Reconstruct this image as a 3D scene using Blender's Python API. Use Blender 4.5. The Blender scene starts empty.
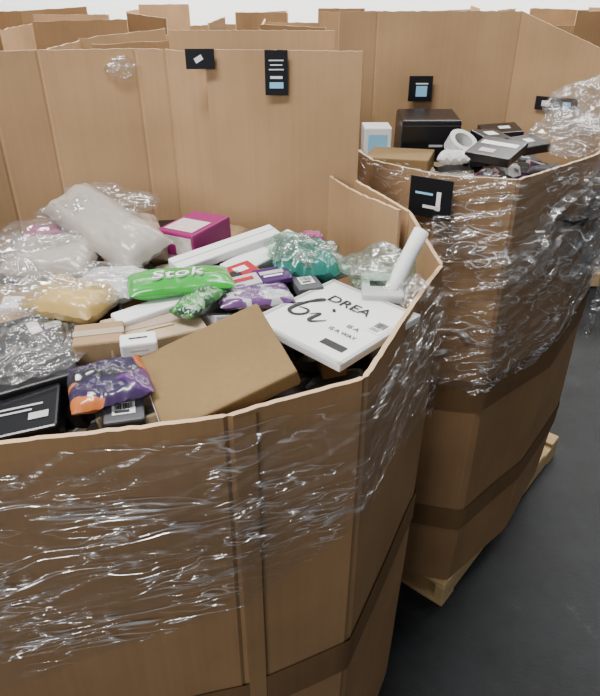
import bpy, math, random
from mathutils import Vector, Matrix, noise
random.seed(7)
C=bpy.context.collection
V=Vector
# ---------------------------------------------------------------- materials
def nt(m):
    m.use_nodes=True
    return m.node_tree.nodes, m.node_tree.links
def simple(name,col,rough=.6,bump=0.0,bscale=40,spec=.4,var=0.0,coat=0.0,metal=0):
    m=bpy.data.materials.new(name); N,L=nt(m); b=N['Principled BSDF']
    b.inputs['Base Color'].default_value=(*col,1); b.inputs['Roughness'].default_value=rough
    b.inputs['Specular IOR Level'].default_value=spec; b.inputs['Coat Weight'].default_value=coat
    b.inputs['Coat Roughness'].default_value=.12; b.inputs['Metallic'].default_value=metal
    if bump or var:
        tc=N.new('ShaderNodeTexCoord'); nz=N.new('ShaderNodeTexNoise'); nz.inputs['Scale'].default_value=bscale
        nz.inputs['Detail'].default_value=4; L.new(tc.outputs['Object'],nz.inputs['Vector'])
        if bump:
            bp=N.new('ShaderNodeBump'); bp.inputs['Strength'].default_value=bump; bp.inputs['Distance'].default_value=.01
            L.new(nz.outputs['Fac'],bp.inputs['Height']); L.new(bp.outputs['Normal'],b.inputs['Normal'])
        if var:
            mx=N.new('ShaderNodeMixRGB'); mx.inputs[1].default_value=(*[c*(1-var) for c in col],1)
            mx.inputs[2].default_value=(*[min(1,c*(1+var)) for c in col],1)
            L.new(nz.outputs['Fac'],mx.inputs[0]); L.new(mx.outputs[0],b.inputs['Base Color'])
    return m
def cardboard(name,col):
    m=bpy.data.materials.new(name); N,L=nt(m); b=N['Principled BSDF']
    b.inputs['Roughness'].default_value=.75; b.inputs['Specular IOR Level'].default_value=.12
    tc=N.new('ShaderNodeTexCoord')
    mp=N.new('ShaderNodeMapping'); mp.inputs['Scale'].default_value=(90,90,1.2); L.new(tc.outputs['Object'],mp.inputs[0])
    n1=N.new('ShaderNodeTexNoise'); n1.inputs['Scale'].default_value=1; n1.inputs['Detail'].default_value=2; L.new(mp.outputs[0],n1.inputs[0])
    n2=N.new('ShaderNodeTexNoise'); n2.inputs['Scale'].default_value=3.5; n2.inputs['Detail'].default_value=6; L.new(tc.outputs['Object'],n2.inputs[0])
    r=N.new('ShaderNodeValToRGB'); r.color_ramp.elements[0].position=.3; r.color_ramp.elements[1].position=.7
    r.color_ramp.elements[0].color=(*[c*.80 for c in col],1); r.color_ramp.elements[1].color=(*[c*1.12 for c in col],1)
    ad=N.new('ShaderNodeMixRGB'); ad.inputs[0].default_value=.2; L.new(n2.outputs['Fac'],ad.inputs[1]); L.new(n1.outputs['Fac'],ad.inputs[2])
    L.new(ad.outputs[0],r.inputs[0]); L.new(r.outputs[0],b.inputs['Base Color'])
    bp=N.new('ShaderNodeBump'); bp.inputs['Strength'].default_value=.15; bp.inputs['Distance'].default_value=.003
    L.new(n1.outputs['Fac'],bp.inputs['Height']); L.new(bp.outputs['Normal'],b.inputs['Normal'])
    return m
def filmmat(name,base=.01,amt=.4,tint=(1,1,1),scale=(3,3,16),rough=.2,haze=.5,width=.012,fine=2.7,bstr=.5,gl=.05,mlo=.48,mhi=.66):
    """clear film: mostly transparent, weak reflection, thin bunched-up wrinkle ridges that are hazier"""
    m=bpy.data.materials.new(name); N,L=nt(m); N.remove(N['Principled BSDF']); out=N['Material Output']
    tc=N.new('ShaderNodeTexCoord')
    def math_(op,a,b_=None,c=None,clamp=False):
        n=N.new('ShaderNodeMath'); n.operation=op; n.use_clamp=clamp
        for i,x in enumerate((a,b_,c)):
            if x is None: continue
            if isinstance(x,(int,float)): n.inputs[i].default_value=x
            else: L.new(x,n.inputs[i])
        return n.outputs[0]
    def ridge(sc,wd,dist,rot):
        mp=N.new('ShaderNodeMapping'); mp.inputs['Scale'].default_value=sc; mp.inputs['Rotation'].default_value=rot
        L.new(tc.outputs['Object'],mp.inputs[0])
        n=N.new('ShaderNodeTexNoise'); n.inputs['Scale'].default_value=1; n.inputs['Detail'].default_value=2; n.inputs['Roughness'].default_value=.5; n.inputs['Distortion'].default_value=dist
        L.new(mp.outputs[0],n.inputs[0])
        a=math_('ABSOLUTE',math_('SUBTRACT',n.outputs['Fac'],.5))
        return math_('SUBTRACT',1,math_('DIVIDE',a,wd,clamp=True)), n.outputs['Fac']
    r1,f1=ridge(scale,width,.6,(.12,-.18,0)); r2,f2=ridge(tuple(s*fine for s in scale),width*1.5,.3,(-.25,.15,.3))
    def mask(s,lo,hi):
        k=N.new('ShaderNodeTexNoise'); k.inputs['Scale'].default_value=s; k.inputs['Detail'].default_value=2; L.new(tc.outputs['Object'],k.inputs['Vector'])
        mr=N.new('ShaderNodeMapRange'); mr.inputs[1].default_value=lo; mr.inputs[2].default_value=hi; L.new(k.outputs['Fac'],mr.inputs[0]); return mr.outputs[0]
    m1_=mask(6,mlo,mhi); m2_=mask(9,mlo,mhi)
    rr=math_('MAXIMUM',math_('MULTIPLY',r1,math_('MULTIPLY_ADD',m1_,.9,.1)),math_('MULTIPLY',r2,math_('MULTIPLY_ADD',m2_,.75,.03)))
    h=math_('ADD',math_('MULTIPLY',rr,.5),math_('ADD',f1,math_('MULTIPLY',f2,.3)))
    bp=N.new('ShaderNodeBump'); bp.inputs['Strength'].default_value=bstr; bp.inputs['Distance'].default_value=.012; L.new(h,bp.inputs['Height'])
    g=N.new('ShaderNodeBsdfGlossy'); g.inputs['Roughness'].default_value=rough; L.new(bp.outputs[0],g.inputs['Normal'])
    d=N.new('ShaderNodeBsdfDiffuse'); d.inputs['Color'].default_value=(.95,.96,.97,1)
    t=N.new('ShaderNodeBsdfTransparent'); t.inputs['Color'].default_value=(*tint,1)
    m1=N.new('ShaderNodeMixShader'); m1.inputs[0].default_value=gl; L.new(t.outputs[0],m1.inputs[1]); L.new(g.outputs[0],m1.inputs[2])
    gd=N.new('ShaderNodeMixShader'); gd.inputs[0].default_value=haze; L.new(g.outputs[0],gd.inputs[1]); L.new(d.outputs[0],gd.inputs[2])
    m2=N.new('ShaderNodeMixShader'); L.new(math_('MULTIPLY_ADD',rr,amt,base,clamp=True),m2.inputs[0]); L.new(m1.outputs[0],m2.inputs[1]); L.new(gd.outputs[0],m2.inputs[2])
    L.new(m2.outputs[0],out.inputs['Surface'])
    return m
CB=cardboard('cardboard_kraft',(.285,.168,.082))
CBi=cardboard('cardboard_light',(.43,.270,.143))
CBd=cardboard('cardboard_band',(.165,.095,.045))
CBe=cardboard('cardboard_edge',(.58,.41,.25))
KR=cardboard('kraft_item',(.22,.143,.065)); BE=cardboard('beige_item',(.46,.36,.23)); KM=cardboard('kraft_item_mid',(.33,.22,.12))
FILM=filmmat('stretch_film',.008,.75,gl=.07,mlo=.42,mhi=.62,width=.013,haze=.35,rough=.14,bstr=.8); FILMB=filmmat('stretch_film_dense',.02,.8,scale=(4,4,14),width=.017,mlo=.40,mhi=.58,gl=.09,haze=.42,rough=.15,bstr=.6)
CLR=filmmat('clear_poly',.04,.45,scale=(12,12,12),rough=.12,haze=.4,width=.03,gl=.13,bstr=.6,mlo=.42,mhi=.62)
CLRG=filmmat('clear_green_poly',.10,.40,tint=(.75,.9,.8),scale=(12,12,12),haze=.4,width=.03,gl=.13,mlo=.42,mhi=.62)
WHITE=simple('white_paper',(.76,.76,.75),.5,var=.04); WHITEP=simple('white_poly',(.52,.52,.52),.35,.25,14,coat=.3,var=.12)
GREY=simple('grey_poly',(.36,.32,.28),.35,.3,14,coat=.35,var=.2); BLACK=simple('black_gloss',(.008,.008,.010),.3,coat=.2)
BLKP=simple('black_poly',(.018,.02,.024),.22,.3,14,coat=.6); TAPE=simple('black_tape',(.006,.007,.010),.35)
MAG=simple('magenta',(.26,.015,.12),.35); CREAM=simple('cream_print',(.60,.52,.48),.5,var=.35,bscale=60)
GREEN=simple('green_poly',(.025,.30,.03),.28,.3,16,coat=.4,var=.25); TEAL=simple('teal_poly',(.02,.15,.12),.25,.5,16,coat=.5,var=.5)
PURP=simple('purple_poly',(.06,.02,.10),.25,.5,14,coat=.5,var=.4); ORNG=simple('orange',(.75,.22,.03),.4)
GOLD=simple('gold_poly',(.46,.31,.10),.35,.35,14,coat=.4,var=.2); PINK=simple('pink',(.28,.06,.14),.4)
TAN=simple('tan_poly',(.38,.29,.22),.5,.3,16,var=.15); RED=simple('red',(.40,.015,.03),.35); BLUE=simple('blue',(.04,.16,.36),.35)
LBLUE=simple('light_blue',(.25,.55,.78),.4); INK=simple('ink',(.012,.012,.012),.6); LGREY=simple('light_grey',(.46,.46,.46),.5); DGREY=simple('dark_grey',(.08,.08,.09),.5)
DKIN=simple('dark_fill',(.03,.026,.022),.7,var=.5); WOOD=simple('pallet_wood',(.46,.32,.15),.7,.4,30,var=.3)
def patterned(name,cols,scale=60):
    m=bpy.data.materials.new(name); N,L=nt(m); b=N['Principled BSDF']; b.inputs['Roughness'].default_value=.3; b.inputs['Coat Weight'].default_value=.4
    tc=N.new('ShaderNodeTexCoord'); vo=N.new('ShaderNodeTexVoronoi'); vo.inputs['Scale'].default_value=scale
    mp=N.new('ShaderNodeMapping'); mp.inputs['Scale'].default_value=(1,2.6,1); mp.inputs['Rotation'].default_value=(0,0,.4)
    L.new(tc.outputs['Object'],mp.inputs[0]); L.new(mp.outputs[0],vo.inputs['Vector']); sp=N.new('ShaderNodeSeparateColor'); L.new(vo.outputs['Color'],sp.inputs[0])
    r=N.new('ShaderNodeValToRGB'); r.color_ramp.interpolation='CONSTANT'; n=len(cols)
    while len(r.color_ramp.elements)<n: r.color_ramp.elements.new(.5)
    for i,c in enumerate(cols): r.color_ramp.elements[i].position=i/n; r.color_ramp.elements[i].color=(*c,1)
    L.new(sp.outputs[0],r.inputs[0]); L.new(r.outputs[0],b.inputs['Base Color']); return m
PAT1=patterned('red_white_print',[(.40,.03,.05),(.6,.58,.55),(.05,.05,.12),(.5,.48,.46),(.3,.05,.05)],30)
PAT2=patterned('purple_print',[(.40,.38,.42),(.12,.05,.16),(.5,.48,.5),(.25,.2,.3),(.42,.42,.42)],22)
PAT3=patterned('leaf_print',[(.02,.13,.03),(.05,.25,.05),(.01,.04,.02),(.3,.4,.3),(.02,.08,.02)],40)
PAT4=patterned('bright_print',[(.07,.02,.11),(.50,.14,.03),(.03,.02,.06),(.45,.13,.03),(.10,.02,.14),(.05,.02,.07),(.02,.02,.03),(.25,.02,.08),(.04,.02,.07)],9)
# ---------------------------------------------------------------- mesh helpers
def mk(name,verts,faces,mats,fm=None,parent=None,smooth=False):
    me=bpy.data.meshes.new(name); me.from_pydata([tuple(v) for v in verts],[],faces)
    for m in (mats if isinstance(mats,(list,tuple)) else [mats]): me.materials.append(m)
    if fm:
        for p,i in zip(me.polygons,fm): p.material_index=i
    if smooth:
        for p in me.polygons: p.use_smooth=True
    me.update(); o=bpy.data.objects.new(name,me); C.objects.link(o)
    if parent: o.parent=parent
    return o
def empty(name):
    e=bpy.data.objects.new(name,None); C.objects.link(e); return e
def path(pts,step=.03,crease=True):
    out=[]; s=0
    for i in range(len(pts)-1):
        a,b=V(pts[i]),V(pts[i+1]); d=V((b.x-a.x,b.y-a.y)); L=d.length; n=max(2,int(L/step))
        nx,ny=d.y/L,-d.x/L
        ts=[k/n for k in range(n)]
        if crease: ts=sorted(set(ts+[min(.4,.007/L),max(.6,1-.007/L)]))
        for t in ts:
            p=a.lerp(b,t); out.append([p.x,p.y,p.z,nx,ny,t==0 and i>0,s+t*L])
        s+=L
    p=V(pts[-1]); out.append([p.x,p.y,p.z,nx,ny,False,s])
    for k,q in enumerate(out):
        if q[5]:
            a,b=out[k-1],q; m=V((a[3]+b[3],a[4]+b[4])).normalized(); q[3],q[4]=m.x,m.y
    return out
def bulge(x,y,z,s,amt): 
    return amt*math.sin(min(1,max(0,z/1.6))*math.pi)+.010*noise.noise(V((x*3,y*3,z*2)))
def taper(x,y,z,c,tp):
    k=1-tp*(1-min(1,z/1.55)); return c[0]+(x-c[0])*k, c[1]+(y-c[1])*k
def wall(name,pts,z0,c,parent,thick=.009,mats=None,tp=.05,amt=.012,jag=.003,step=.015,rows=26):
    mats=mats or [CB,CBi,CBe]; P=path(pts,step); nr=rows
    verts=[];faces=[];fm=[]
    for side in (0,1):
        for q in P:
            zt=q[2]+jag*noise.noise(V((q[6]*90,1,2)))+.5*jag*noise.noise(V((q[6]*25,5,2)))
            for r in range(nr+1):
                z=z0+(zt-z0)*r/nr
                off=bulge(q[0],q[1],z,q[6],amt)-((.004 if not side else -.0015) if q[5] else 0)-(thick if side else 0)
                x,y=taper(q[0]+q[3]*off,q[1]+q[4]*off,z,c,tp); verts.append((x,y,z))
    n=len(P); S=n*(nr+1)
    for i in range(n-1):
        for r in range(nr):
            a=i*(nr+1)+r; b=a+nr+1
            faces.append((a,b,b+1,a+1)); fm.append(0)
            faces.append((S+a,S+a+1,S+b+1,S+b)); fm.append(1)
        a=i*(nr+1)+nr; b=a+nr+1
        faces.append((a,b,S+b,S+a)); fm.append(2)
        a=i*(nr+1); b=a+nr+1; faces.append((a,S+a,S+b,b)); fm.append(2)
    for i in (0,n-1):
        for r in range(nr):
            a=i*(nr+1)+r; faces.append((a,a+1,S+a+1,S+a)); fm.append(2)
    return mk(name,verts,faces,mats,fm,parent)
def band(name,pts,zlo,zhi,c,parent,mat,off=.004,tp=.05,amt=.012,rows=5):
    P=path(pts,.03,False); verts=[];faces=[]; k=rows
    for i,q in enumerate(P):
        t=q[6]/P[-1][6]
        for r in range(k):
            lo=zlo[0]+(zlo[1]-zlo[0])*t; hi=zhi[0]+(zhi[1]-zhi[0])*t; z=lo+(hi-lo)*r/(k-1)
            o=off+bulge(q[0],q[1],z,q[6],amt); x,y=taper(q[0]+q[3]*o,q[1]+q[4]*o,z,c,tp); verts.append((x,y,z))
    for i in range(len(P)-1):
        for r in range(k-1):
            a=i*k+r; faces.append((a,a+k,a+k+1,a+1))
    return mk(name,verts,faces,mat,None,parent,True)
def film(name,pts,zlow,c,parent,mat,off=.008,tp=.05,amt=.012,wr=.008,step=.006,rows=110,over=.01,seed=0):
    P=path(pts,step,False); verts=[];faces=[]
    acc=[0]
    for i in range(len(pts)-1): acc.append(acc[-1]+math.hypot(pts[i+1][0]-pts[i][0],pts[i+1][1]-pts[i][1]))
    def zl(s):
        for i in range(len(acc)-1):
            if s<=acc[i+1]+1e-6:
                t=(s-acc[i])/(acc[i+1]-acc[i]); return zlow[i]*(1-t)+zlow[i+1]*t
        return zlow[-1]
    for q in P:
        s=q[6]; lo=zl(s)+.02*noise.noise(V((s*6,seed,0)))+.008*noise.noise(V((s*40,seed,3))); hi=q[2]+over+.012*noise.noise(V((s*14,seed,7)))
        for r in range(rows+1):
            z=lo+(hi-lo)*r/rows
            p=V((s*5,(z-.12*s)*26,seed)); w=noise.noise(p)+.5*noise.noise(p*2.3)+.3*noise.noise(V((s*30,z*30,seed)))
            w2=max(0,1-abs(noise.noise(V((s*3+4,(z-.35*s)*14,seed+9))))*7)
            o=off+bulge(q[0],q[1],z,s,amt)+wr*.45*max(-.6,w)+wr*.8*w2
            x,y=taper(q[0]+q[3]*o,q[1]+q[4]*o,z,c,tp); verts.append((x,y,z))
    k=rows+1
    for i in range(len(P)-1):
        for r in range(rows):
            a=i*k+r; faces.append((a,a+k,a+k+1,a+1))
    return mk(name,verts,faces,mat,None,parent,True)
class Fr: pass
def slab(name,q,thick,mats,parent=None,bev=.004,fmi=None):
    q=[V(p) for p in q]; c=sum(q,V())/4
    ux=((q[1]-q[0])+(q[2]-q[3]))*.5; uy=((q[0]-q[3])+(q[1]-q[2]))*.5
    w=ux.length; ux.normalize(); uy=uy-ux*uy.dot(ux); h=uy.length; uy.normalize(); n=ux.cross(uy)
    M=Matrix((ux,uy,n)).transposed().to_4x4(); M.translation=c
    vs=[(x*w/2,y*h/2,z) for z in (0,-thick) for x,y in ((-1,1),(1,1),(1,-1),(-1,-1))]
    fs=[(3,2,1,0),(4,5,6,7),(0,1,5,4),(1,2,6,5),(2,3,7,6),(3,0,4,7)]
    o=mk(name,vs,fs,mats,fmi,parent)
    o.matrix_world=M
    if bev:
        b=o.modifiers.new('bev','BEVEL'); b.width=min(bev,thick*.35); b.segments=2
    f=Fr(); f.o=o; f.M=M; f.w=w; f.h=h; f.t=thick; return f
def patch(f,name,x,y,w,h,mat,face='top',lift=.0012,rot=0):
    th=.0006
    if face=='top': B=Matrix.Translation((x*f.w/2,y*f.h/2,lift))
    elif face=='front': B=Matrix.Translation((x*f.w/2,-f.h/2-lift,-f.t/2+y*f.t/2))@Matrix.Rotation(math.pi/2,4,'X')
    elif face=='left': B=Matrix.Translation((-f.w/2-lift,x*f.h/2,-f.t/2+y*f.t/2))@Matrix.Rotation(-math.pi/2,4,'Z')@Matrix.Rotation(math.pi/2,4,'X')
    B=B@Matrix.Rotation(rot,4,'Z')
    vs=[(a*w/2,b*h/2,z) for z in (0,-th) for a,b in ((-1,1),(1,1),(1,-1),(-1,-1))]
    o=mk(name,vs,[(3,2,1,0),(4,5,6,7),(0,1,5,4),(1,2,6,5),(2,3,7,6),(3,0,4,7)],mat,None,f.o)
    o.matrix_parent_inverse=Matrix(); o.matrix_basis=B; return o,B
def text(f,name,body,B,size,mat,sx=1,shear=0,ext=.0004):
    cu=bpy.data.curves.new(name,'FONT'); cu.body=body; cu.size=size; cu.shear=shear; cu.extrude=ext; cu.align_x='CENTER'; cu.align_y='CENTER'
    cu.materials.append(mat); o=bpy.data.objects.new(name,cu); C.objects.link(o); o.parent=f.o; o.matrix_basis=B@Matrix.Scale(sx,4,(1,0,0)); return o
def barcode(f,name,x,y,w,h,face='top',rot=0):
    patch(f,name+'_label',x,y,w,h,WHITE,face,.0012,rot)
    vs=[];fs=[]; X=-w*.38
    rr=random.Random(len(name)*7+int(w*1000)); k=0
    while X<w*.38:
        bw=rr.choice([.0006,.001,.0016])*max(1,w/.05)
        vs+=[(X,-h*.1,0),(X+bw,-h*.1,0),(X+bw,h*.38,0),(X,h*.38,0)]
        fs.append((k,k+1,k+2,k+3)); k+=4; X+=bw+rr.choice([.0008,.0014])*max(1,w/.05)
    for yy in (-.22,-.34):
        vs+=[(-w*.38,h*yy-.001,0),(w*.25,h*yy-.001,0),(w*.25,h*yy+.001,0),(-w*.38,h*yy+.001,0)]; fs.append((k,k+1,k+2,k+3)); k+=4
    o=mk(name+'_bars',vs,fs,INK,None,f.o)
    _,B=patch(f,name+'_b2',x,y,.001,.001,INK,face,.0018,rot)
    o.matrix_parent_inverse=Matrix(); o.matrix_basis=B@Matrix.Translation((0,0,.0004))
def pillow(name,a,b,w,t,mat,wr=.012,seed=0,parent=None,roll=0,n=44):
    """poly mailer: soft flat bag with crimped ends and long soft folds"""
    a,b=V(a),V(b); ux=b-a; L=ux.length; ux.normalize(); uy=V((0,0,1)).cross(ux).normalized(); nz=ux.cross(uy)
    if roll:
        R=Matrix.Rotation(roll,3,ux); uy=R@uy; nz=R@nz
    c=(a+b)/2; vs=[];fs=[]; m=max(16,int(n*.6))
    for side in (1,-1):
        for i in range(n+1):
            for j in range(m+1):
                u=-1+2*i/n; v=-1+2*j/m
                prof=(max(0,1-abs(u)**5.0))**.6*(max(0,1-abs(v)**4))**.6
                w1=noise.noise(V((u*1.4,v*1.6,seed*3.1+side))); fd=V((u*2.2+v*1.2,v*2.8-u*.6,seed*1.7+side))
                w2=max(0,1-abs(noise.noise(fd))*6); w3=noise.noise(V((u*6,v*6,seed)))
                z=side*(t*.5*prof)*(1+.35*w1)+prof*wr*(-.35*w2+.18*w3)*side+(1-prof)*wr*.5*noise.noise(V((u*4,v*4,seed)))
                vs.append(c+ux*(u*L/2)+uy*(v*w/2*(1-.05*abs(u)**4+.04*w1))+nz*z)
    k=m+1; S=(n+1)*k
    for i in range(n):
        for j in range(m):
            q=i*k+j; fs.append((q,q+k,q+k+1,q+1)); fs.append((S+q,S+q+1,S+q+k+1,S+q+k))
    o=mk(name,[v-c for v in vs],fs,mat,None,parent,True); o.location=c
    return o
def crumple(name,c,r,mat,seed,sq=(1,1,.7),parent=None,n=56,amp=.35):
    vs=[];fs=[]
    for i in range(n+1):
        for j in range(n):
            th=math.pi*i/n; ph=2*math.pi*j/n; d=V((math.sin(th)*math.cos(ph),math.sin(th)*math.sin(ph),math.cos(th)))
            k=1+amp*(1.2*noise.noise(d*1.2+V((seed,0,0)))-.8*abs(noise.noise(d*2.2+V((0,seed,0))))+.25*noise.noise(d*5))
            vs.append(V((d.x*sq[0],d.y*sq[1],d.z*sq[2]))*r*k)
    for i in range(n):
        for j in range(n):
            a=i*n+j;b=i*n+(j+1)%n; fs.append((a,a+n,b+n,b))
    o=mk(name,vs,fs,mat,None,parent,True); o.location=c; return o
def pallet(parent,origin,ang,L,W):
    vs=[];fs=[]
    def bx(x0,y0,z0,x1,y1,z1):
        k=len(vs)
        for z in (z0,z1):
            for x,y in ((x0,y0),(x1,y0),(x1,y1),(x0,y1)): vs.append((x,y,z))
        for f in ((0,3,2,1),(4,5,6,7),(0,1,5,4),(1,2,6,5),(2,3,7,6),(3,0,4,7)): fs.append(tuple(k+i for i in f))
    for i in range(7):
        x=i*(L-.09)/6; bx(x,0,.105,x+.09,W,.125)
    for i in range(3):
        y=i*(W-.04)/2; bx(0,y,.02,L,y+.04,.105)
    for x in (0,L/2-.05,L-.1): bx(x,0,0,x+.1,W,.02)
    o=mk('pallet',vs,fs,WOOD,None,parent); o.location=(origin[0],origin[1],0); o.rotation_euler=(0,0,ang)
    b=o.modifiers.new('b','BEVEL'); b.width=.003
    return o
# ---------------------------------------------------------------- room
fm=bpy.data.materials.new('asphalt_floor'); N,L=nt(fm); b=N['Principled BSDF']
tc=N.new('ShaderNodeTexCoord'); n1=N.new('ShaderNodeTexNoise'); n1.inputs['Scale'].default_value=3; n1.inputs['Detail'].default_value=10; n1.inputs['Roughness'].default_value=.7; L.new(tc.outputs['Object'],n1.inputs[0])
r=N.new('ShaderNodeValToRGB'); r.color_ramp.elements[0].position=.35; r.color_ramp.elements[1].position=.62
r.color_ramp.elements[0].color=(.006,.007,.008,1); r.color_ramp.elements[1].color=(.026,.029,.031,1)
e_=r.color_ramp.elements.new(.74); e_.color=(.075,.077,.079,1)
L.new(n1.outputs['Fac'],r.inputs[0]); L.new(r.outputs[0],b.inputs['Base Color']); b.inputs['Specular IOR Level'].default_value=.3
r2=N.new('ShaderNodeMapRange'); r2.inputs[3].default_value=.4; r2.inputs[4].default_value=.8; L.new(n1.outputs['Fac'],r2.inputs[0]); L.new(r2.outputs[0],b.inputs['Roughness'])
n3=N.new('ShaderNodeTexNoise'); n3.inputs['Scale'].default_value=90; n3.inputs['Detail'].default_value=4; L.new(tc.outputs['Object'],n3.inputs[0]); bp=N.new('ShaderNodeBump'); bp.inputs['Strength'].default_value=.5; bp.inputs['Distance'].default_value=.006
L.new(n3.outputs['Fac'],bp.inputs['Height']); L.new(bp.outputs[0],b.inputs['Normal'])
mk('floor',[(-9,-6,0),(11,-6,0),(11,8,0),(-9,8,0)],[(0,1,2,3)],fm)
wm=simple('white_wall_paint',(.9,.91,.91),.8,.1,8,var=.03)
mk('wall_back',[(-9,8,0),(11,8,0),(11,8,6),(-9,8,6),(-9,8.2,0),(11,8.2,0),(11,8.2,6),(-9,8.2,6)],[(0,3,2,1),(4,5,6,7),(3,7,6,2),(0,4,7,3),(1,2,6,5)],wm)
# ---------------------------------------------------------------- box A
boxA=empty('cardboard_pallet_box'); cA=(-.38,1.18)
rim=1.575
back=[(.152,1.70,1.66),(-.232,1.705,1.965),(-.34,1.745,1.97),(-.42,1.752,1.972),(-.66,1.722,1.97),(-.78,1.67,1.97),(-.98,1.52,1.96),(-1.1,1.22,1.95)]
front=[(-1.1,1.22,1.60),(-1.06,.90,rim),(-.62,.603,rim),(-.103,.718,1.572),(.102,.816,rim),(.317,1.262,1.58),(.262,1.42,1.65),(.152,1.66,1.66)]
wall('front_sides',front,.13,cA,boxA)
wall('rear_sides',[(.156,1.665,1.66)]+back[1:],.13,cA,boxA)
def panel(name,a,b,z0,za,zb,parent,thick=.008,curve=0,mats=None,jag=.003):
    vs=[];fs=[];fm=[]; n=40; R=14
    d=V((b[0]-a[0],b[1]-a[1])); Ln=d.length; nx,ny=d.y/Ln,-d.x/Ln
    for side in (0,1):
        for i in range(n+1):
            t=i/n; zt=za+(zb-za)*t+jag*noise.noise(V((t*Ln*80,za,3)))
            for r in range(R+1):
                z=z0+(zt-z0)*r/R; o=curve*math.sin(math.pi*t)*(r/R)+.004*noise.noise(V((t*3,z*3,za)))-(thick if side else 0)
                vs.append((a[0]+d.x*t+nx*o,a[1]+d.y*t+ny*o,z))
    k=R+1;S=(n+1)*k
    for i in range(n):
        for r in range(R):
            q=i*k+r; fs.append((q,q+k,q+k+1,q+1)); fm.append(0); fs.append((S+q,S+q+1,S+q+k+1,S+q+k)); fm.append(1)
        q=i*k+R; fs.append((q,q+k,S+q+k,S+q)); fm.append(2)
    for i in (0,n):
        for r in range(R):
            q=i*k+r; fs.append((q,q+1,S+q+1,S+q)); fm.append(2)
    return mk(name,vs,fs,mats or [CBi,CB,CBe],fm,parent)
panel('tall_flap',(-.232,1.668),(.152,1.655),1.35,1.975,1.972,boxA)
panel('rear_flap',(-.335,1.765),(.087,1.745),1.3,2.012,2.012,boxA)
panel('side_flap',(.075,1.640),(.228,1.395),1.35,1.675,1.660,boxA,curve=.01)
fA=[(-1.06,.90,rim),(-.62,.603,rim),(-.103,.718,rim),(.102,.816,rim),(.317,1.262,rim),(.262,1.42,1.60),(.16,1.66,1.58)]
film('stretch_wrap',fA,[1.12,1.05,1.17,1.28,1.32,1.34,1.3],cA,boxA,FILM,seed=1,over=-.02)
film('stretch_wrap_2',fA[1:5],[1.12,1.26,1.36,1.20],cA,boxA,FILM,seed=5,over=-.04,off=.014)
band('dark_band',[(p[0],p[1],0) for p in fA[:6]],(.83,.83),(.93,.93),cA,boxA,CBd)
band('glue_seam',[(-.098,.720,0),(-.066,.7355,0)],(.14,.14),(1.57,1.57),cA,boxA,CB,off=.005,rows=30)
pallet(boxA,(-1.0,.66),.15,1.2,1.0)
def tape(name,c,ux,w,h,parent):
    ux=V(ux).normalized(); uz=V((0,0,1)); n=ux.cross(uz)
    M=Matrix((ux,uz,n)).transposed().to_4x4(); M.translation=V(c)
    f=Fr(); f.w=w; f.h=h; f.t=.001
    vs=[(a*w/2,b*h/2,z) for z in (0,-.001) for a,b in ((-1,1),(1,1),(1,-1),(-1,-1))]
    f.o=mk(name,vs,[(3,2,1,0),(4,5,6,7),(0,1,5,4),(1,2,6,5),(2,3,7,6),(3,0,4,7)],TAPE,None,parent); f.o.matrix_world=M
    return f
t=tape('black_tape',(-.058,1.653,1.924),(1,0,0),.056,.102,boxA)
patch(t,'rule_1',0,.55,.036,.0025,WHITE); patch(t,'rule_2',0,.35,.03,.0025,WHITE); patch(t,'rule_3',0,.15,.036,.0025,WHITE)
patch(t,'mark',0,-.55,.034,.014,LBLUE); patch(t,'mark_2',0,-.2,.03,.006,WHITE)
t=tape('black_tape_torn',(-.243,1.655,1.955),(1,.05,0),.07,.045,boxA); patch(t,'mark',-.1,0,.02,.012,WHITE,rot=.5)
# ---------------------------------------------------------------- box B
boxB=empty('cardboard_pallet_box'); cB=(.62,2.2); rB=1.68
frontB=[(.16,2.45,rB),(.14,2.05,rB),(.20,1.80,rB),(.36,1.63,rB),(.56,1.585,rB),(.87,1.86,rB),(1.15,2.25,rB),(1.24,2.50,rB)]
wall('front_sides',frontB,.13,cB,boxB,tp=.07)
wall('rear_sides',[(1.24,2.50,1.86),(.858,2.72,2.03),(.30,2.725,2.03),(.15,2.70,2.03)],.13,cB,boxB,tp=.07)
film('stretch_wrap',frontB[1:],[1.1,1.08,1.05,1.02,1.06,1.1,1.1],cB,boxB,FILMB,seed=3,tp=.07,over=.012,wr=.014)
film('stretch_wrap_2',[(.36,1.63,1.60),(.56,1.585,1.50),(.87,1.86,1.70),(1.15,2.25,1.77),(1.24,2.50,1.75)],[1.5,1.4,1.3,1.15,1.1],cB,boxB,FILMB,seed=8,tp=.07,off=.02,over=.0,wr=.035)
z0B=[(p[0],p[1],0) for p in frontB[1:]]
band('dark_band',z0B,(.42,.42),(.52,.52),cB,boxB,CBd,tp=.07)
band('dark_band_2',z0B,(.95,.95),(1.06,1.06),cB,boxB,CBd,tp=.07)
pallet(boxB,(.555,1.60),math.radians(50),1.2,1.0)
t=tape('black_tape',(.345,1.622,1.622),(.16,-.11,0),.12,.105,boxB); patch(t,'rule',-.3,.2,.05,.006,LBLUE); patch(t,'mark',.4,-.1,.012,.05,WHITE); patch(t,'mark_2',.1,-.45,.05,.008,WHITE)
t=tape('black_tape_2',(.486,2.690,1.755),(1,.02,0),.095,.095,boxB); patch(t,'mark',.1,-.2,.045,.04,LBLUE); patch(t,'rule',.1,.4,.05,.005,WHITE)
t=tape('black_tape_3',(1.01,2.60,1.71),(.342,-.22,0),.16,.05,boxB); patch(t,'mark',-.5,0,.03,.02,WHITE); patch(t,'mark2',.5,0,.03,.02,LBLUE)
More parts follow.
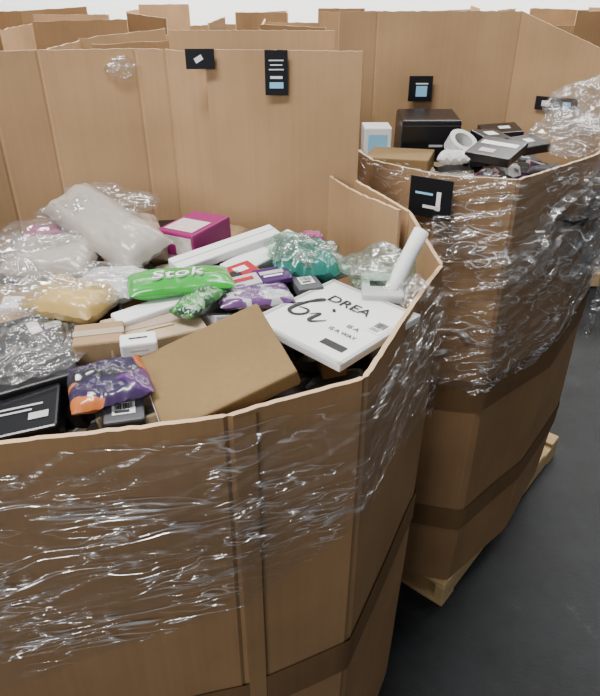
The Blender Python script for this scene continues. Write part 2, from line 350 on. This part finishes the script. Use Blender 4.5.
# ---------------------------------------------------------------- background boxes
def gaylord(cx,cy,rx,ry,rot,z,var,seed):
    e=empty('cardboard_pallet_box'); rr=random.Random(seed); c=(cx,cy); pts=[]
    for k in range(8):
        a=math.radians(22.5+45*k); x=rx*math.cos(a)*1.08; y=ry*math.sin(a)*1.08
        pts.append((cx+x*math.cos(rot)-y*math.sin(rot),cy+x*math.sin(rot)+y*math.cos(rot)))
    for k in range(8):
        a,b=pts[k],pts[(k+1)%8]; zz=z+rr.uniform(-var,var)
        if rr.random()<.2: zz-=.12
        wall('side_panel_%d'%(k+1),[(a[0],a[1],zz),(b[0],b[1],zz+rr.uniform(-.03,.02))],.13,c,e,step=.04,rows=8,jag=.006)
    pallet(e,(cx-rx,cy-ry),0,2*rx,2*ry)
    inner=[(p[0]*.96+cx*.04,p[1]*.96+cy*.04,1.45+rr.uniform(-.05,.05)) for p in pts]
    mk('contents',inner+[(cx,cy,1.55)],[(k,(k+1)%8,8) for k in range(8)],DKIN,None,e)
sd=0
spots=[(-.42,2.62,1.945),(-1.75,2.55,1.94),(-2.9,2.3,1.93)]
for row,y in enumerate((3.8,5.1)):
    for cx in range(-3,3):
        spots.append((cx*1.35+(.35 if row%2 else 0)+.35,y,1.95+.03*row))
for (x,y,z) in spots:
    if abs(x)/y>.72 or (x>1.5 and y<4.5): continue
    sd+=1; gaylord(x,y,.5 if y<3 else .56,.5,random.uniform(-.1,.1),z,.025,sd)
# ---------------------------------------------------------------- pile fill
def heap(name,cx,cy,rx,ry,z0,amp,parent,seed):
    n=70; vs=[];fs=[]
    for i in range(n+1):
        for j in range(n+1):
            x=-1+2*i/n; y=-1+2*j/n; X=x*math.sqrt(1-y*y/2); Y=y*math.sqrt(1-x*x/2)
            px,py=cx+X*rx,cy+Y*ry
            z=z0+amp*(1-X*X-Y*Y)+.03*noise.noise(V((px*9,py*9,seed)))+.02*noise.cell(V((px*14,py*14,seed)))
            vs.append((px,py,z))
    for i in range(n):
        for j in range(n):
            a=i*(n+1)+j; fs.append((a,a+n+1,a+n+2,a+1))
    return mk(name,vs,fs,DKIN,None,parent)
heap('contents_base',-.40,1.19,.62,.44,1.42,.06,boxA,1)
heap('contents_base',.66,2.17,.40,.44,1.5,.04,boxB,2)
def scatter(name,n,area,zr,seed,sz=(.05,.13)):
    e=empty(name); rr=random.Random(seed)
    ms=[WHITE,LGREY,GREY,KM,BE,BLACK,TAN,LGREY,PURP,KR,BE,DGREY,PAT1,DGREY,WHITEP,GREY,DGREY,KM,BLACK]
    for k in range(n):
        x=rr.uniform(area[0],area[1]); y=rr.uniform(area[2],area[3]); 
        if ((x-area[4])/area[6])**2+((y-area[5])/area[7])**2>1: continue
        z=rr.uniform(*zr)+.04*max(0,y-area[5]); a=rr.uniform(0,6.28); L=rr.uniform(*sz); W=L*rr.uniform(.5,.9); m=rr.choice(ms)
        if y<1.0: z-=.05
        if y<1.03 and x<-.3: z-=.05
        if y<1.25 and x>-.12 and x<.3 and name=='package_pile': z-=.07
        if rr.random()<.72:
            tx,ty=rr.uniform(-.35,.35),rr.uniform(-.35,.35); R=Matrix.Rotation(a,3,'Z')@Matrix.Rotation(tx,3,'X')@Matrix.Rotation(ty,3,'Y')
            q=[V((x,y,z))+R@V((sx*L/2,sy*W/2,0)) for sx,sy in ((-1,1),(1,1),(1,-1),(-1,-1))]
            f=slab('package_%d'%k,q,rr.uniform(.012,.04),m,e,.003)
            if rr.random()<.5: barcode(f,'lbl%d'%k,rr.uniform(-.3,.3),rr.uniform(-.3,.3),L*.4,W*.4)
        else:
            d=V((math.cos(a),math.sin(a),rr.uniform(-.2,.2)))*L*.6
            pillow('mailer_%d'%k,V((x,y,z))-d,V((x,y,z))+d,W*1.2,.03,m,.012,k,e,rr.uniform(-.3,.3),26)
scatter('package_pile',280,(-1,.2,.72,1.62,-.40,1.18,.54,.41),(1.50,1.57),11)
scatter('parcel_pile',60,(.25,1.0,1.75,2.6,.64,2.17,.34,.40),(1.52,1.58),12)
# ---------------------------------------------------------------- hero items in A
f=slab('kraft_carton',[(-.285,.880,1.54),(-.118,.950,1.645),(.040,.818,1.585),(-.190,.745,1.553)],.035,KR)
barcode(f,'ship',-.35,-.0,.085,.032,'left')
f=slab('dream_big_sign',[(.045,1.225,1.575),(.205,1.075,1.565),(.092,.852,1.56),(-.069,.986,1.575)],.014,[WHITE],bev=.002)
for nm,x,y,w,h in (('frame_t',0,.96,f.w,.008),('frame_b',0,-.96,f.w,.008),('frame_l',-.96,0,.008,f.h),('frame_r',.96,0,.008,f.h)): patch(f,nm,x,y,w,h,LGREY)
text(f,'dream_lettering','DREA',Matrix.Translation((-.01,.052,.002)),.036,INK,1.1)
def stroke(f,name,pts,r,B):
    cu=bpy.data.curves.new(name,'CURVE'); cu.dimensions='3D'; cu.bevel_depth=r; cu.bevel_resolution=2
    s=cu.splines.new('NURBS'); s.points.add(len(pts)-1); s.use_endpoint_u=True; s.order_u=3
    for p,q in zip(s.points,pts): p.co=(q[0],q[1],0,1); p.radius=q[2] if len(q)>2 else 1
    cu.materials.append(INK); o=bpy.data.objects.new(name,cu); C.objects.link(o); o.parent=f.o; o.matrix_basis=B@Matrix.Scale(.3,4,(0,0,1))
Bs=Matrix.Translation((-.055,-.012,.0018))
stroke(f,'script_b',[(-.04,-.01,.4),(-.015,.03,.8),(.0,.05,.8),(-.012,.052,.8),(-.028,.0,1.4),(-.03,-.03,1.5),(-.01,-.04,1.0),(.008,-.02,1.0),(0,.0,.8),(-.02,-.008,.5)],.0030,Bs)
stroke(f,'script_i',[(.012,-.015,.4),(.028,.008,.8),(.024,-.018,1.4),(.024,-.036,1.3),(.036,-.034,.8),(.05,-.012,.4)],.0030,Bs)
stroke(f,'script_dot',[(.034,.026,1.5),(.038,.030,1.5)],.0036,Bs)
text(f,'small_lettering','IS A',Matrix.Translation((.048,-.012,.002)),.016,INK); text(f,'small_lettering_2','IS A WAY',Matrix.Translation((.045,-.040,.002)),.014,INK)
patch(f,'black_label',.55,-.66,.05,.018,INK); barcode(f,'sgn',.75,.2,.03,.045)
f=slab('white_flat_box',[(-.28,1.231,1.61),(-.065,1.397,1.63),(-.048,1.355,1.62),(-.25,1.19,1.60)],.022,WHITE); patch(f,'seam',0,.0,f.w,.001,LGREY)
f=slab('white_flat_box',[(-.175,1.246,1.59),(-.024,1.424,1.61),(.012,1.375,1.60),(-.128,1.206,1.58)],.04,WHITE); barcode(f,'wb',.55,-.0,.05,.04)
f=slab('white_flat_box',[(-.344,1.014,1.59),(-.184,1.133,1.60),(-.165,1.095,1.595),(-.325,.975,1.585)],.015,WHITE)
f=slab('beige_carton',[(-.371,1.013,1.575),(-.212,1.083,1.58),(-.165,.988,1.575),(-.324,.913,1.57)],.045,BE); patch(f,'tape_strip',0,.1,f.w,.03,TAN)
patch(f,'slot',.1,-.4,.05,.003,KR)
f=slab('kraft_carton',[(-.40,.965,1.59),(-.315,.985,1.59),(-.30,.92,1.585),(-.38,.90,1.585)],.07,KM); patch(f,'tape_strip',0,0,f.w,.018,TAN)
f=slab('white_carton',[(-.302,.912,1.60),(-.244,.928,1.60),(-.238,.895,1.595),(-.297,.88,1.595)],.028,WHITE); patch(f,'print',0,0,.03,.003,INK)
patch(f,'print_f',0,0,.03,.004,LGREY,'front')
f=slab('magenta_box',[(-.312,1.365,1.635),(-.241,1.49,1.64),(-.178,1.39,1.64),(-.248,1.266,1.635)],.10,[MAG]); 
patch(f,'print_side',0,0,f.h*.9,.085,CREAM,'left'); patch(f,'print_top',-.3,0,.07,.08,CREAM); patch(f,'print_dot',.2,.2,.025,.025,MAG,'left',.002)
f=slab('black_carton',[(-.57,1.019,1.565),(-.445,1.07,1.575),(-.367,.858,1.56),(-.481,.806,1.545)],.13,BLACK); patch(f,'label',.1,.55,.02,.045,WHITE,rot=.2); patch(f,'label_2',.6,.5,.03,.02,LGREY)
f=slab('black_carton',[(-.515,.823,1.535),(-.40,.85,1.545),(-.358,.753,1.535),(-.47,.726,1.52)],.04,BLACK); patch(f,'rule_1',-.1,.1,.08,.004,LGREY); patch(f,'rule_2',-.2,-.1,.06,.004,LGREY); patch(f,'mark',.5,-.4,.03,.015,LGREY)
f=slab('dark_gadget_box',[(-.31,.80,1.545),(-.25,.815,1.545),(-.235,.765,1.535),(-.295,.75,1.535)],.03,DGREY); barcode(f,'gd',0,0,.035,.025)
pillow('grey_poly_mailer',(-.561,1.46,1.67),(-.315,1.232,1.61),.13,.08,GREY,.014,2,roll=.35)
pillow('white_poly_mailer',(-.638,1.281,1.59),(-.44,1.26,1.595),.13,.07,GREY,.014,3,roll=.2)
pillow('grey_poly_mailer',(-.56,1.38,1.59),(-.42,1.36,1.61),.12,.06,GREY,.014,13,roll=.3)
pillow('tan_poly_mailer',(-.39,1.455,1.63),(-.33,1.28,1.59),.09,.05,TAN,.012,4,roll=-.3)
pillow('pink_mailer',(-.646,1.387,1.60),(-.55,1.40,1.61),.07,.04,PINK,.008,5)
crumple('clear_plastic_bag',(-.545,1.09,1.59),.11,CLR,9,(1.1,.8,.6))
crumple('clear_plastic_bag',(-.47,1.42,1.66),.10,CLR,19,(1.3,.8,.4))
crumple('clear_plastic_bag',(-.58,1.30,1.62),.08,CLR,23,(1.3,.8,.45))
pillow('gold_poly_mailer',(-.506,1.093,1.59),(-.357,1.041,1.59),.12,.06,GOLD,.012,6)
crumple('clear_plastic_bag',(-.43,1.09,1.60),.09,CLR,12,(1.2,.7,.4))
pillow('silver_mailer',(-.439,1.158,1.59),(-.312,1.125,1.59),.12,.045,WHITEP,.014,7)
crumple('clear_plastic_bag',(-.38,1.16,1.60),.07,CLR,17,(1.2,.8,.4))
crumple('clear_plastic_bag',(-.46,.93,1.565),.10,CLR,4,(1,1.1,.2))
gp=pillow('green_poly_mailer',(-.329,1.082,1.61),(-.137,1.142,1.605),.105,.035,GREEN,.004,8)
g=Fr(); g.o=gp
zt=max(v.co.z for v in gp.data.vertices)
text(g,'lettering','Stok',Matrix.Translation((-.004,-.012,zt+.001))@Matrix.Rotation(.3,4,'Z'),.048,WHITE,1.15,.2,.002)
pillow('teal_bag',(-.06,1.26,1.585),(.075,1.275,1.585),.15,.08,TEAL,.03,9)
crumple('clear_plastic_bag',(.01,1.265,1.60),.078,CLRG,21,(1.1,.9,.6))
f=slab('red_card_box',[(-.175,1.19,1.60),(-.115,1.235,1.60),(-.075,1.195,1.60),(-.135,1.15,1.59)],.02,[RED],bev=.002); patch(f,'print',.1,.1,.03,.02,WHITE); patch(f,'print_2',-.4,-.3,.02,.02,INK)
pillow('patterned_bag',(-.160,1.092,1.58),(-.018,1.128,1.575),.09,.03,PAT2,.014,11)
f=slab('thin_card_box',[(-.10,1.19,1.60),(-.03,1.215,1.60),(-.015,1.165,1.595),(-.085,1.14,1.59)],.012,[PURP],bev=.002); patch(f,'print',0,.2,.05,.012,LGREY); patch(f,'print_2',0,-.3,.04,.006,WHITE)
f=slab('thin_card_box',[(-.15,1.155,1.595),(-.09,1.18,1.60),(-.075,1.14,1.595),(-.135,1.115,1.59)],.012,[LGREY],bev=.002); patch(f,'print',0,.1,.04,.012,RED)
f=slab('thin_card_box',[(-.02,1.20,1.585),(.03,1.215,1.585),(.045,1.15,1.58),(-.005,1.13,1.58)],.02,[DGREY],bev=.002); barcode(f,'tc',0,0,.03,.03)
pillow('leaf_bag',(-.214,.985,1.60),(-.165,1.095,1.60),.055,.03,PAT3,.01,14)
pillow('pink_mailer',(0,1.347,1.61),(.05,1.365,1.605),.04,.03,PINK,.008,15)
pillow('purple_bag',(-.365,.81,1.55),(-.248,.857,1.56),.13,.04,PAT4,.014,16)
f=slab('slim_carton',[(-.12,1.10,1.555),(-.03,1.15,1.555),(0,1.08,1.55),(-.09,1.03,1.55)],.03,KM)
crumple('clear_plastic_bag',(.16,1.215,1.59),.075,CLRG,31,(1,.9,.6)); crumple('clear_plastic_bag',(.215,1.16,1.57),.06,CLR,33,(.9,.9,.5))
f=slab('blister_pack',[(.11,1.21,1.59),(.20,1.19,1.59),(.215,1.11,1.58),(.14,1.10,1.58)],.02,[LGREY]); patch(f,'insert',0,0,.05,.02,INK)
def tube(name,a,b,r,mat):
    a,b=V(a),V(b); ax=(b-a); n=32; q=ax.to_track_quat('Z','Y').to_matrix(); vs=[];fs=[]
    prof=[(0,r*.8),(0,r),(.3,r*1.0),(.7,r*1.02),(1,r),(1,r*.86),(.93,r*.84),(.93,0.001)]
    for t,rad in prof:
        for k in range(n):
            an=2*math.pi*k/n; vs.append(a+ax*t+q@V((rad*math.cos(an),rad*math.sin(an),0)))
    for i in range(len(prof)-1):
        for k in range(n): fs.append((i*n+k,i*n+(k+1)%n,(i+1)*n+(k+1)%n,(i+1)*n+k))
    return mk(name,vs,fs,mat,None,None,True)
tube('white_mailing_tube',(.175,1.13,1.56),(.245,1.20,1.68),.016,WHITE)
# ---------------------------------------------------------------- items in B
f=slab('black_shipping_box',[(.385,2.50,1.71),(.60,2.50,1.71),(.565,2.33,1.695),(.35,2.33,1.695)],.15,BLACK,bev=.008); patch(f,'rim_line',0,.75,f.w*.96,.002,DGREY,'front'); patch(f,'mark',.2,-.2,.05,.008,LGREY,'front')
f=slab('blue_white_box',[(.24,2.50,1.66),(.34,2.50,1.66),(.34,2.38,1.66),(.235,2.38,1.66)],.13,[WHITE]); patch(f,'print',0,.1,.07,.07,LBLUE,'front')
slab('kraft_shipping_box',[(.26,2.34,1.60),(.485,2.28,1.61),(.43,2.117,1.60),(.232,2.2,1.60)],.06,KR)
f=slab('book',[(.568,2.085,1.66),(.663,2.224,1.69),(.705,2.02,1.66),(.605,1.90,1.64)],.03,[BLACK]); patch(f,'cover_print',.3,0,.03,.12,WHITE); patch(f,'cover_print_2',-.5,.2,.03,.05,LGREY)
f=slab('black_shipping_box',[(.61,2.30,1.67),(.70,2.33,1.67),(.73,2.22,1.66),(.64,2.19,1.66)],.06,[BLACK]); patch(f,'label',0,0,.04,.04,WHITE)
f=slab('black_shipping_box',[(.70,2.16,1.67),(.80,2.2,1.68),(.82,2.10,1.66),(.72,2.06,1.66)],.03,[BLACK]); patch(f,'label',0,0,.03,.03,WHITE)
f=slab('black_shipping_box',[(.66,2.45,1.66),(.80,2.45,1.67),(.82,2.33,1.66),(.68,2.33,1.65)],.08,[BLACK]); patch(f,'label',.2,0,.04,.03,WHITE)
def ring(name,c,R,r,h,mat,tilt):
    n=48; vs=[];fs=[]
    for k in range(n):
        a=2*math.pi*k/n
        for rad,z in ((R,0),(R,h),(r,h),(r,0)): vs.append((rad*math.cos(a),rad*math.sin(a),z))
    for k in range(n):
        for j in range(4):
            fs.append((k*4+j,((k+1)%n)*4+j,((k+1)%n)*4+(j+1)%4,k*4+(j+1)%4))
    o=mk(name,vs,fs,mat,None,None); o.location=c; o.rotation_euler=tilt; return o
ring('tape_roll',(.535,2.16,1.63),.05,.032,.045,WHITEP,(.5,.3,0))
pillow('white_padded_mailer',(.46,2.10,1.62),(.56,2.06,1.63),.08,.04,WHITEP,.02,43)
crumple('film_bundle',(.90,2.18,1.68),.13,CLR,51,(1,1,.6),boxB)
crumple('film_bundle_2',(1.02,2.30,1.74),.15,CLR,55,(1,1,.7),boxB)
def tail(name,top,dx,w,z1,mat,seed,parent):
    vs=[];fs=[];n=50;m=90
    for i in range(n+1):
        for j in range(m+1):
            u=i/n; t=j/m; ww=w*(1-.45*t+.1*math.sin(t*9))
            o=.03*noise.noise(V((u*6,t*3,seed)))+.02*abs(noise.noise(V((u*14,t*5,seed))))+.02*math.sin(t*3)
            z=top[2]+(z1-top[2])*(t*(1+.12*noise.noise(V((u*7,seed,0)))))
            vs.append((top[0]+dx[0]*(u-.5)*ww+dx[1]*o,top[1]+dx[1]*(u-.5)*ww-dx[0]*o,z))
    for i in range(n):
        for j in range(m):
            a=i*(m+1)+j; fs.append((a,a+m+1,a+m+2,a+1))
    return mk(name,vs,fs,mat,None,parent,True)
tail('film_tail',(1.06,2.03,1.66),(.64,.76),.14,1.0,CLR,3,boxB)
tail('film_tail_2',(1.08,2.04,1.70),(.64,.76),.18,1.1,CLR,6,boxB)
tail('film_tail_3',(1.05,2.00,1.72),(.64,.76),.12,1.10,FILMB,9,boxB)
crumple('film_scrap',(-.46,1.735,1.93),.035,CLR,61,(1.3,.6,.8),boxA)
# ---------------------------------------------------------------- lights, world, camera
w=bpy.data.worlds.new('world'); bpy.context.scene.world=w; w.use_nodes=True
w.node_tree.nodes['Background'].inputs[0].default_value=(.86,.93,1,1); w.node_tree.nodes['Background'].inputs[1].default_value=.26
def area(name,loc,rot,sx,sy,e,col=(1,.98,.95)):
    l=bpy.data.lights.new(name,'AREA'); l.shape='RECTANGLE'; l.size=sx; l.size_y=sy; l.energy=e; l.color=col
    o=bpy.data.objects.new(name,l); C.objects.link(o); o.location=loc; o.rotation_euler=[math.radians(a) for a in rot]
area('ceiling_light',(-1.5,.3,5.2),(0,0,0),3,.5,320); area('ceiling_light',(1.5,3.5,5.5),(0,0,0),3,.5,180); area('ceiling_light',(-2,6,5.0),(25,0,0),5,.8,700)
area('ceiling_light',(4,6,5.0),(25,0,0),5,.8,700)
area('film_glint_key',(-2.5,-3.5,3.4),(66,0,-30),2.6,1.4,140,(.97,.98,1))  # added key lamp behind the camera, no visible source, gives the film its glints
cam=bpy.data.cameras.new('camera'); co=bpy.data.objects.new('camera',cam); C.objects.link(co)
cam.sensor_fit='VERTICAL'; cam.sensor_height=24; cam.lens=24*620/696; cam.clip_start=.02
co.location=(0,0,2.1); co.rotation_euler=(math.radians(60),0,0); bpy.context.scene.camera=co
